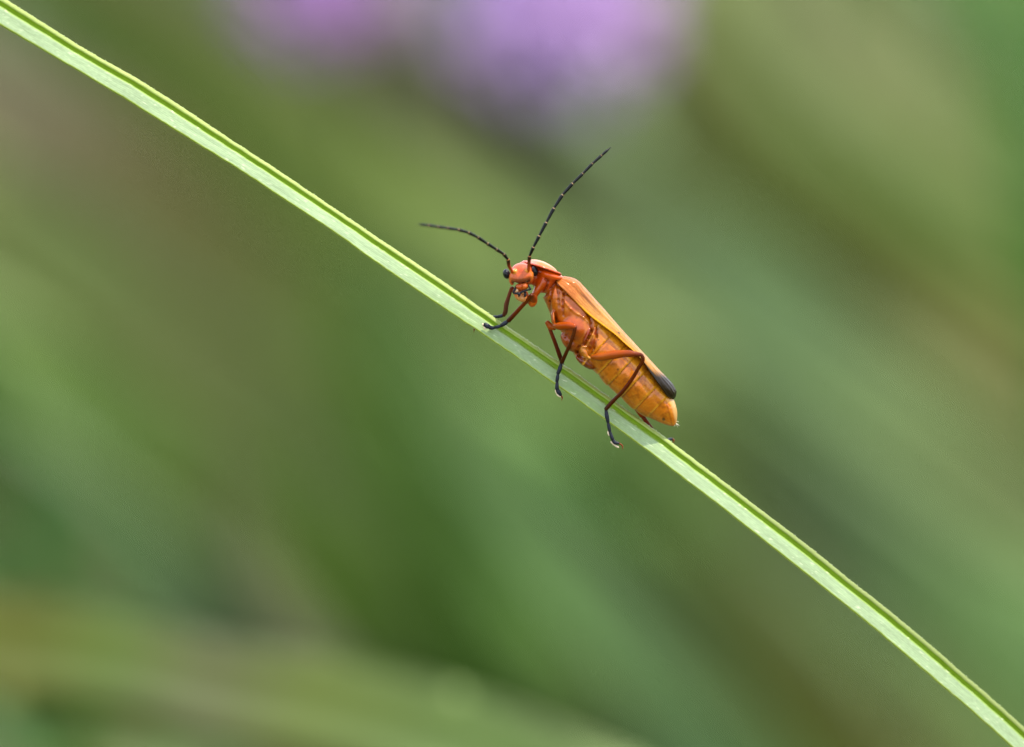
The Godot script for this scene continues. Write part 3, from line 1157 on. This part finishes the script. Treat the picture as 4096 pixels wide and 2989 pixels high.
func elytra(o: Node3D, base: Vector3) -> void:
	var mat := paint_mat(0.44, 0.45, 0.9, 5.0)
	mat.metallic_specular = 0.24
	mat.clearcoat_roughness = 0.2
	var wz := [[0.1, 0.62], [0.6, 0.86], [2.0, 1.02], [4.0, 1.06], [5.5, 0.98], [6.2, 0.80], [6.6, 0.52], [6.75, 0.2]]
	for half in 2:
		var rows := []
		var cols := []
		var inner := []
		var icol := []
		var nq := 240
		var nt := 60
		for i in nq + 1:
			var q := 0.1 + 6.65 * i / nq
			var em := along(m_margin, q)
			var et := along(m_top, q)
			var w := along(wz, q)
			var zc := spine_z(q) + 0.02
			var row := []
			var cc := []
			var ir := []
			var ic := []
			for j in nt + 1:
				var s := float(j) / nt
				var th: float = lerpf(0.0, 1.90, s) if half == 0 else lerpf(1.90, PI, s)
				var sn := sin(th)
				var cs := cos(th)
				var e := em + (et - em) * pow(sn, 0.85)
				var z := zc + w * signf(cs) * pow(absf(cs), 0.9)
				# a rolled side rim, faint length ridges, the shoulder bump
				var lift := 0.025 * exp(-pow(th / 0.10, 2.0)) + 0.008 * cos(th * 18.0) * smoothstep(0.2, 0.5, th)
				lift += 0.07 * exp(-pow((q - 0.75) / 0.4, 2.0) - pow((th - 0.75) / 0.35, 2.0))
				lift -= 0.045 * exp(-pow((th - 0.42) / 0.16, 2.0)) * smoothstep(0.3, 0.8, q) * smoothstep(3.4, 2.0, q)
				lift += 0.01 * noise.get_noise_2d(q * 2.0, th * 3.0)
				if th > PI * 0.5:
					lift -= 0.02 * exp(-pow((th - 1.9) / 0.05, 2.0))
				var p := from_qe(q, e + lift * sn, z + lift * cs)
				row.append(p)
				ir.append(from_qe(q, e - 0.035 * maxf(sn, 0.5), z - 0.03 * cs))
				var col := lin(178, 120, 46)
				col = col.lerp(lin(176, 84, 12), smoothstep(2.5, 0.6, q) * 0.85)
				col = col.lerp(lin(104, 56, 18), exp(-pow((th - 0.62) / 0.10, 2.0)) * smoothstep(0.9, 1.3, q) * smoothstep(2.5, 1.7, q) * 0.8)
				col = col.lerp(lin(118, 66, 20), smoothstep(1.15, 1.5, th) * 0.6)
				var streak := noise.get_noise_2d(q * 0.8, th * 9.0) + 0.5 * noise.get_noise_2d(q * 3.0 + 5.0, th * 20.0)
				col = col.lerp(lin(120, 68, 24), clampf(streak * 0.9 - 0.05, 0.0, 0.34))
				col = col.lerp(lin(220, 158, 84), clampf(-streak * 0.7, 0.0, 0.3))
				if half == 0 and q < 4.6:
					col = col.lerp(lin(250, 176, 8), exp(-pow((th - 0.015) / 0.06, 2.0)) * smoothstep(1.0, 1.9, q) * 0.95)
				# soot-dark tips with a ragged start
				var edge := 5.45 + 0.25 * smoothstep(0.2, 1.2, th) + 0.22 * noise.get_noise_2d(th * 6.0 + 40.0, q * 0.5)
				if th < 0.25:
					edge -= 0.75 * (1.0 - th / 0.25)
				col = col.lerp(lin(7, 7, 8), smoothstep(edge - 0.3, edge + 0.3, q) * 0.97)
				var fine := noise.get_noise_2d(q * 24.0, th * 34.0)
				col = Color(col.r * (1.0 + 0.3 * fine), col.g * (1.0 + 0.32 * fine), col.b * (1.0 + 0.34 * fine))
				# a scuffed dark pit on the near wing case
				if half == 0:
					var pit := Vector2((q - 3.33) * 1.0, (th - 0.42) * 0.6).length()
					col = col.lerp(lin(58, 44, 34), smoothstep(0.09, 0.035, pit) * 0.9)
				cc.append(col)
				ic.append(col * 0.85)
			# closed section: outer skin then inner skin back again
			ir.reverse()
			ic.reverse()
			rows.append(row + ir)
			cols.append(cc + ic)
		var sh := Sh.new()
		for r in rows:
			r.reverse()
		for r in cols:
			r.reverse()
		sh.skin(rows, cols, true)
		sh.cap(rows[0], cols[0][0], true)
		sh.cap(rows[nq], cols[nq][0], false)
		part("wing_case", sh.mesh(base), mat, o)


func head(o: Node3D, base: Vector3, gloss: Material, dark: Material) -> void:
	var z := 1.35
	var skin_ := lin(214, 92, 44)
	var f := Field.new()
	f.k = 0.08
	f.ell(mm(2087, 1093, z - 0.25), Vector3(0.46, 0.41, 0.52), turn_z(-4), lin(214, 84, 46))
	f.ell(mm(2086, 1105, z - 0.02), Vector3(0.47, 0.26, 0.32), turn_z(7), lin(216, 96, 44))
	f.ell(mm(2083, 1116, z + 0.07), Vector3(0.33, 0.14, 0.22), turn_z(7), lin(170, 84, 60))
	f.ell(mm(2059, 1086, z + 0.15), Vector3(0.10, 0.09, 0.13), Basis(), lin(238, 158, 60))
	f.ell(mm(2108, 1081, z + 0.15), Vector3(0.10, 0.09, 0.13), Basis(), lin(238, 158, 60))
	f.ell(mm(2048, 1112, z + 0.0), Vector3(0.10, 0.15, 0.16), turn_z(20), lin(216, 116, 66))
	f.ell(mm(2124, 1104, z + 0.0), Vector3(0.09, 0.15, 0.16), turn_z(-10), lin(226, 136, 70))
	f.ell(mm(2046, 1124, z - 0.15), Vector3(0.10, 0.18, 0.2), turn_z(15), skin_)
	f.ell(mm(2124, 1118, z - 0.1), Vector3(0.10, 0.16, 0.2), turn_z(-12), skin_)
	f.ell(mm(2088, 1146, z - 0.02), Vector3(0.27, 0.16, 0.2), turn_z(6), lin(196, 82, 22))
	f.ell(mm(2078, 1148, z + 0.06), Vector3(0.11, 0.14, 0.14), turn_z(8), lin(196, 84, 24))
	f.ell(mm(2097, 1146, z + 0.06), Vector3(0.11, 0.14, 0.14), turn_z(-8), lin(206, 104, 50))
	f.ell(mm(2086, 1180, z - 0.28), Vector3(0.32, 0.26, 0.24), turn_z(-38), lin(214, 106, 54))
	f.ell(mm(2088, 1192, z - 0.12), Vector3(0.20, 0.15, 0.16), turn_z(-38), lin(224, 150, 112))
	var dip := [mm(2048, 1126, 0), mm(2062, 1133, 0), mm(2080, 1136, 0), mm(2100, 1130, 0), mm(2120, 1118, 0)]
	f.extra = func(p: Vector3, d: float) -> float:
		# the groove under the upper lip and the dents beside the brow
		var g := 0.0
		for i in 4:
			var a := Vector2(dip[i].x, dip[i].y)
			var ab := Vector2(dip[i + 1].x, dip[i + 1].y) - a
			var w := Vector2(p.x, p.y) * (300.0 / (300.0 - p.z)) - a
			var h := clampf(w.dot(ab) / ab.length_squared(), 0.0, 1.0)
			g = maxf(g, exp(-pow((w - ab * h).length() / 0.022, 2.0)))
		if p.z > z - 0.2:
			d += g * 0.035
			var c := mm(2084, 1097, 0)
			d += 0.02 * exp(-pow(Vector2(p.x - c.x, p.y - c.y).length() / 0.10, 2.0))
			var n := mm(2088, 1150, 0)
			d += 0.05 * exp(-pow((p.x - n.x) / 0.014, 2.0)) * smoothstep(0.14, 0.06, absf(p.y - n.y))
		return d + 0.008 * noise.get_noise_3d(p.x * 9.0, p.y * 9.0, p.z * 9.0)
	f.paint = func(p: Vector3, col: Color) -> Color:
		var y := 1494.5 - p.y / ((300.0 - p.z) / 300.0) * 100.0
		var x := 2048.0 + p.x / ((300.0 - p.z) / 300.0) * 100.0
		# rosy forehead, brown-violet upper lip, dark lip edge
		col = col.lerp(lin(208, 92, 74), smoothstep(1086.0, 1064.0, y) * 0.6 * smoothstep(z - 0.6, z - 0.2, p.z))
		var lip := 1127.0 - 0.10 * (x - 2083.0) + 6.0 * (1.0 - pow((x - 2083.0) / 36.0, 2.0))
		if absf(x - 2083.0) < 38.0 and p.z > z - 0.1:
			col = col.lerp(lin(140, 78, 72), smoothstep(lip - 20.0, lip - 12.0, y) * smoothstep(lip + 1.0, lip - 3.0, y) * 0.65)
			col = col.lerp(lin(62, 44, 62), exp(-pow((y - lip) / 2.6, 2.0)) * 0.85)
		var k := 1.0 + 0.3 * noise.get_noise_3d(p.x * 12.0, p.y * 12.0, p.z * 12.0)
		return Color(col.r * k * 0.85, col.g * k * 0.80, col.b * k * 0.42)
	var sh := Sh.new()
	f.build(sh, mm(2022, 1224, 0.0) + Vector3(0, 0, 0.4), mm(2150, 1040, 0.0) + Vector3(0, 0, 1.9), 0.023)
	var hd := part("head", sh.mesh(base), gloss, o)

	# eyes
	var em := paint_mat(0.3, 0.3, 0.25, 6.0)
	em.metallic_specular = 0.3
	em.clearcoat_roughness = 0.1
	for e in [[2026, 1096, z - 0.12, 0.145, 0.205, 12], [2139, 1085, z - 0.12, 0.14, 0.205, 12]]:
		var es := Sh.new()
		es.ball(mm(e[0], e[1], e[2]), Vector3(e[3], e[4], 0.19), turn_z(e[5]), lin(16, 17, 24), 28, 18)
		part("eye", es.mesh(base), em, hd)

	# jointed mouth feelers
	var ink := lin(18, 18, 22)
	var palps := [
		[[[2064, 1146, z + 0.02, 0.037], [2060, 1157, z + 0.1, 0.041], [2054, 1168, z + 0.16, 0.045]], [[2053, 1170, z + 0.16, 0.041], [2062, 1174, z + 0.18, 0.041], [2072, 1174, z + 0.18, 0.041]], [[2070, 1172, z + 0.18, 0.049], [2076, 1177, z + 0.2, 0.070], [2076, 1188, z + 0.18, 0.025]]],
		[[[2112, 1140, z + 0.02, 0.033], [2117, 1149, z + 0.1, 0.037], [2122, 1156, z + 0.14, 0.045]], [[2122, 1157, z + 0.14, 0.045], [2112, 1160, z + 0.16, 0.037], [2102, 1162, z + 0.17, 0.034]], [[2101, 1163, z + 0.17, 0.037], [2090, 1167, z + 0.18, 0.041], [2080, 1173, z + 0.18, 0.041]]],
		[[[2102, 1164, z + 0.06, 0.029], [2101, 1171, z + 0.1, 0.037]], [[2101, 1172, z + 0.1, 0.041], [2101, 1179, z + 0.12, 0.061], [2100, 1186, z + 0.1, 0.045]]],
	]
	for pl in palps:
		var ps := Sh.new()
		for sgm in pl:
			px_tube(ps, sgm, [ink, lin(26, 27, 34), ink], 10, 4)
		part("mouth_feeler", ps.mesh(base), dark, hd)
	for c in [[2068, 1162, z + 0.05, 0.07, 0.085], [2092, 1170, z + 0.04, 0.06, 0.05]]:
		var cs := Sh.new()
		cs.ball(mm(c[0], c[1], c[2]), Vector3(c[3], c[4], 0.06), Basis(), lin(236, 186, 140), 14, 10)
		part("jaw_lobe", cs.mesh(base), gloss, hd)

	# antennae: eleven segments each with a pale collar
	var right := [[2113, 1084, z + 0.22], [2118.5, 1024, z + 0.5], [2134, 989, z + 0.6], [2157, 944, z + 0.62], [2185, 890.5, z + 0.55], [2215.5, 833.5, z + 0.4], [2250, 780, z + 0.25], [2290, 735, z + 0.1], [2331, 695, z - 0.1], [2369, 655, z - 0.3], [2405.5, 622.7, z - 0.5], [2443.5, 588.5, z - 0.7]]
	var left := [[2049, 1090, z + 0.22], [2031, 1037, z + 0.6], [2014, 1016, z + 0.9], [1984, 997, z + 1.4], [1948, 974, z + 1.8], [1910, 949, z + 2.2], [1872, 930, z + 2.7], [1832, 919, z + 3.2], [1788, 913, z + 3.8], [1750, 907.6, z + 4.3], [1712, 902, z + 4.8], [1672, 898, z + 5.3]]
	for side in 2:
		var pts: Array = [left, right][side]
		var an := holder("antenna", o)
		for i in 11:
			var a: Array = pts[i]
			var b: Array = pts[i + 1]
			var sg := Sh.new()
			var r0 := 0.05 if i > 0 else 0.056
			var r1 := 0.074 if i > 0 else 0.076
			if i == 10:
				r1 = 0.02
			if i > 6:
				r0 *= 0.95
				r1 *= 0.9
			var dv := Vector2(b[0] - a[0], b[1] - a[1])
			var sag := dv.orthogonal().normalized() * (4.0 if i == 0 and side == 0 else 0.0)
			var black := lin(9, 8, 8)
			var amber := lin(176, 66, 8)
			var plist := [[a[0], a[1], a[2], r0], [a[0] + dv.x * 0.12, a[1] + dv.y * 0.12, lerpf(a[2], b[2], 0.12), r0 * 1.05], [a[0] + dv.x * 0.5 + sag.x, a[1] + dv.y * 0.5 + sag.y, lerpf(a[2], b[2], 0.5), lerpf(r0, r1, 0.55) if i < 10 else 0.055], [a[0] + dv.x * 0.93, a[1] + dv.y * 0.93, lerpf(a[2], b[2], 0.93), r1], [a[0] + dv.x * 0.985, a[1] + dv.y * 0.985, lerpf(a[2], b[2], 0.985), r1 * 0.8]]
			var cl := [black, black, black, black, black, black, black, lin(14, 13, 12), lin(150, 118, 80)]
			if i == 0:
				cl = [amber, amber, lin(170, 66, 18), lin(130, 48, 14), lin(60, 26, 12), black, lin(170, 110, 50)]
			elif i == 10:
				cl = [black, black]
			px_tube(sg, plist, cl, 10, 4)
			part("antenna_segment", sg.mesh(base), dark, an)


func legs(o: Node3D, base: Vector3, gloss: Material, dark: Material) -> void:
	var am := lin(152, 70, 12)
	var br := lin(90, 38, 12)
	var db := lin(58, 22, 8)
	var ink := lin(26, 26, 34)
	var pad := lin(232, 208, 176)
	# each leg: thigh, shin, toes (a list of little joints), claw
	var all := [
		{"thigh": [[2132, 1206, 1.0, 0.15], [2133, 1192, 1.25, 0.13], [2127, 1181, 1.45, 0.09]], "tc": [am, lin(150, 62, 20), br],
		"shin": [[2126, 1180, 1.46, 0.07], [2112, 1198, 1.3, 0.08], [2085, 1228, 0.95, 0.085], [2056, 1260, 0.62, 0.09], [2034, 1283, 0.47, 0.095]], "sc": [br, lin(112, 40, 8), db],
		"toes": [[[2036, 1282, 0.47, 0.06], [2020, 1293, 0.42, 0.09], [2006, 1302, 0.40, 0.075]], [[2006, 1302, 0.40, 0.05], [1994, 1307, 0.38, 0.07], [1980, 1310, 0.37, 0.065]], [[1981, 1310, 0.37, 0.05], [1970, 1312, 0.36, 0.075], [1960, 1311, 0.36, 0.085]], [[1962, 1311, 0.36, 0.07], [1950, 1305, 0.36, 0.10], [1939, 1299, 0.35, 0.09]]],
		"claws": [], "pads": [[1930, 1295, 1935, 1304, 0.36], [1935, 1305, 1941, 1318, 0.35]], "label": "nearer front leg with dark foot on the pale face of the stalk"},
		{"thigh": [[2090, 1190, 0.5, 0.11], [2062, 1170, 0.7, 0.11], [2047, 1152, 0.75, 0.08]], "tc": [am, am, br],
		"shin": [[2046, 1151, 0.74, 0.06], [2037, 1180, 0.55, 0.075], [2025, 1220, 0.15, 0.095], [2020, 1252, -0.15, 0.095], [2015, 1262, -0.25, 0.07]], "sc": [lin(120, 52, 34), lin(104, 56, 46), lin(74, 28, 10)],
		"toes": [[[2018, 1258, -0.24, 0.055], [2006, 1264, -0.3, 0.07], [1994, 1267, -0.36, 0.065]], [[1995, 1267, -0.36, 0.05], [1980, 1268, -0.42, 0.065], [1962, 1272, -0.46, 0.06]], [[1962, 1272, -0.46, 0.05], [1935, 1288, -0.46, 0.06], [1908, 1306, -0.4, 0.05]]],
		"claws": [[[1908, 1305, -0.4, 0.04], [1897, 1318, -0.32, 0.028], [1895, 1330, -0.28, 0.01]]], "pads": [], "label": "farther front leg hooked behind the stalk"},
		{"thigh": [[2222, 1304, 1.0, 0.12], [2240, 1305, 1.25, 0.155], [2275, 1303, 1.5, 0.15], [2298, 1306, 1.62, 0.10]], "tc": [am, lin(162, 66, 6), lin(160, 66, 20)],
		"shin": [[2300, 1307, 1.62, 0.085], [2299, 1318, 1.55, 0.075], [2288, 1358, 1.25, 0.07], [2268, 1405, 0.85, 0.075], [2247, 1450, 0.55, 0.085]], "sc": [lin(110, 50, 30), br, db],
		"toes": [[[2245, 1453, 0.53, 0.06], [2240, 1474, 0.5, 0.085], [2232, 1494, 0.48, 0.075]], [[2233, 1494, 0.48, 0.05], [2230, 1510, 0.46, 0.072], [2228, 1526, 0.44, 0.065]], [[2229, 1525, 0.44, 0.05], [2228, 1540, 0.42, 0.07], [2228, 1556, 0.4, 0.08]], [[2228, 1556, 0.4, 0.07], [2234, 1568, 0.38, 0.095], [2242, 1580, 0.36, 0.07]]],
		"claws": [[[2242, 1580, 0.36, 0.035], [2249, 1590, 0.36, 0.03], [2246, 1602, 0.38, 0.012]]], "pads": [[2222, 1560, 2228, 1578, 0.36], [2228, 1578, 2241, 1588, 0.36]], "label": "nearer middle leg dangling its dark foot over the stalk"},
		{"thigh": [[2218, 1312, 0.4, 0.10], [2202, 1306, 0.3, 0.13], [2189, 1290, 0.3, 0.10]], "tc": [am, lin(170, 78, 20), am],
		"shin": [[2190, 1292, 0.25, 0.07], [2204, 1328, 0.1, 0.075], [2222, 1375, -0.1, 0.08], [2238, 1420, -0.3, 0.09], [2246, 1445, -0.42, 0.08]], "sc": [lin(150, 66, 38), lin(96, 36, 16), db],
		"toes": [[[2245, 1443, -0.42, 0.06], [2250, 1465, -0.5, 0.075], [2253, 1490, -0.52, 0.065]]], "claws": [], "pads": [], "label": "farther middle leg reaching behind the stalk"},
		{"thigh": [[2368, 1428, 1.2, 0.09], [2400, 1428, 1.35, 0.165], [2450, 1420, 1.5, 0.175], [2510, 1415, 1.6, 0.14], [2562, 1419, 1.62, 0.085]], "tc": [am, lin(164, 78, 16), lin(150, 62, 12), lin(92, 36, 18)],
		"shin": [[2566, 1420, 1.62, 0.075], [2572, 1432, 1.58, 0.075], [2552, 1476, 1.35, 0.075], [2496, 1560, 0.9, 0.08], [2440, 1618, 0.55, 0.085], [2424, 1637, 0.5, 0.085]], "sc": [lin(92, 40, 26), br, lin(98, 34, 8), lin(74, 28, 10), db],
		"toes": [[[2424, 1640, 0.5, 0.06], [2427, 1662, 0.48, 0.085], [2432, 1688, 0.46, 0.07]], [[2432, 1688, 0.46, 0.05], [2435, 1705, 0.44, 0.07], [2439, 1724, 0.42, 0.065]], [[2439, 1724, 0.42, 0.05], [2444, 1740, 0.4, 0.068], [2450, 1757, 0.38, 0.075]], [[2450, 1757, 0.38, 0.06], [2460, 1771, 0.36, 0.08], [2474, 1774, 0.34, 0.06]]],
		"claws": [[[2474, 1773, 0.34, 0.035], [2489, 1783, 0.34, 0.03], [2491, 1797, 0.36, 0.015]]], "pads": [[2444, 1768, 2462, 1784, 0.33], [2462, 1784, 2474, 1790, 0.33], [2432, 1726, 2436, 1742, 0.38]], "label": "nearer hind leg bent over the belly with its foot hanging below the stalk"},
		{"thigh": [[2500, 1580, -0.4, 0.10], [2545, 1630, -0.6, 0.12], [2568, 1662, -0.65, 0.11]], "tc": [am, am, lin(150, 56, 20)],
		"shin": [[2567, 1660, -0.65, 0.075], [2582, 1682, -0.7, 0.085], [2602, 1708, -0.85, 0.075], [2634, 1760, -1.3, 0.06], [2662, 1780, -1.8, 0.06]], "sc": [lin(130, 44, 18), lin(112, 40, 18), lin(96, 60, 54)],
		"toes": [[[2662, 1780, -1.8, 0.05], [2672, 1760, -2.2, 0.06], [2688, 1756, -2.4, 0.055]]], "claws": [[[2688, 1755, -2.4, 0.045], [2695, 1762, -2.4, 0.04], [2692, 1772, -2.4, 0.02]]], "pads": [], "label": "farther hind leg mostly hidden behind the stalk"},
	]
	for l in all:
		var leg := holder("leg", o)
		leg.set_meta("label", l.label)
		var s1 := Sh.new()
		px_tube(s1, l.thigh, l.tc, 16, 6)
		part("thigh", s1.mesh(base), gloss, leg)
		var s2 := Sh.new()
		px_tube(s2, l.shin, l.sc, 12, 6)
		part("shin", s2.mesh(base), gloss, leg)
		for t in l.toes:
			var s3 := Sh.new()
			px_tube(s3, t, [ink, lin(42, 44, 58), ink], 10, 5)
			part("foot_joint", s3.mesh(base), dark, leg)
		for c in l.claws:
			var s4 := Sh.new()
			px_tube(s4, c, [lin(110, 52, 24), lin(130, 66, 30)], 8, 5)
			part("claw", s4.mesh(base), gloss, leg)
		for c in l.pads:
			var s5 := Sh.new()
			px_tube(s5, [[c[0], c[1], c[4], 0.03], [(c[0] + c[2]) * 0.5, (c[1] + c[3]) * 0.5, c[4], 0.042], [c[2], c[3], c[4], 0.03]], [pad, pad], 8, 4)
			part("foot_pad", s5.mesh(base), gloss, leg)
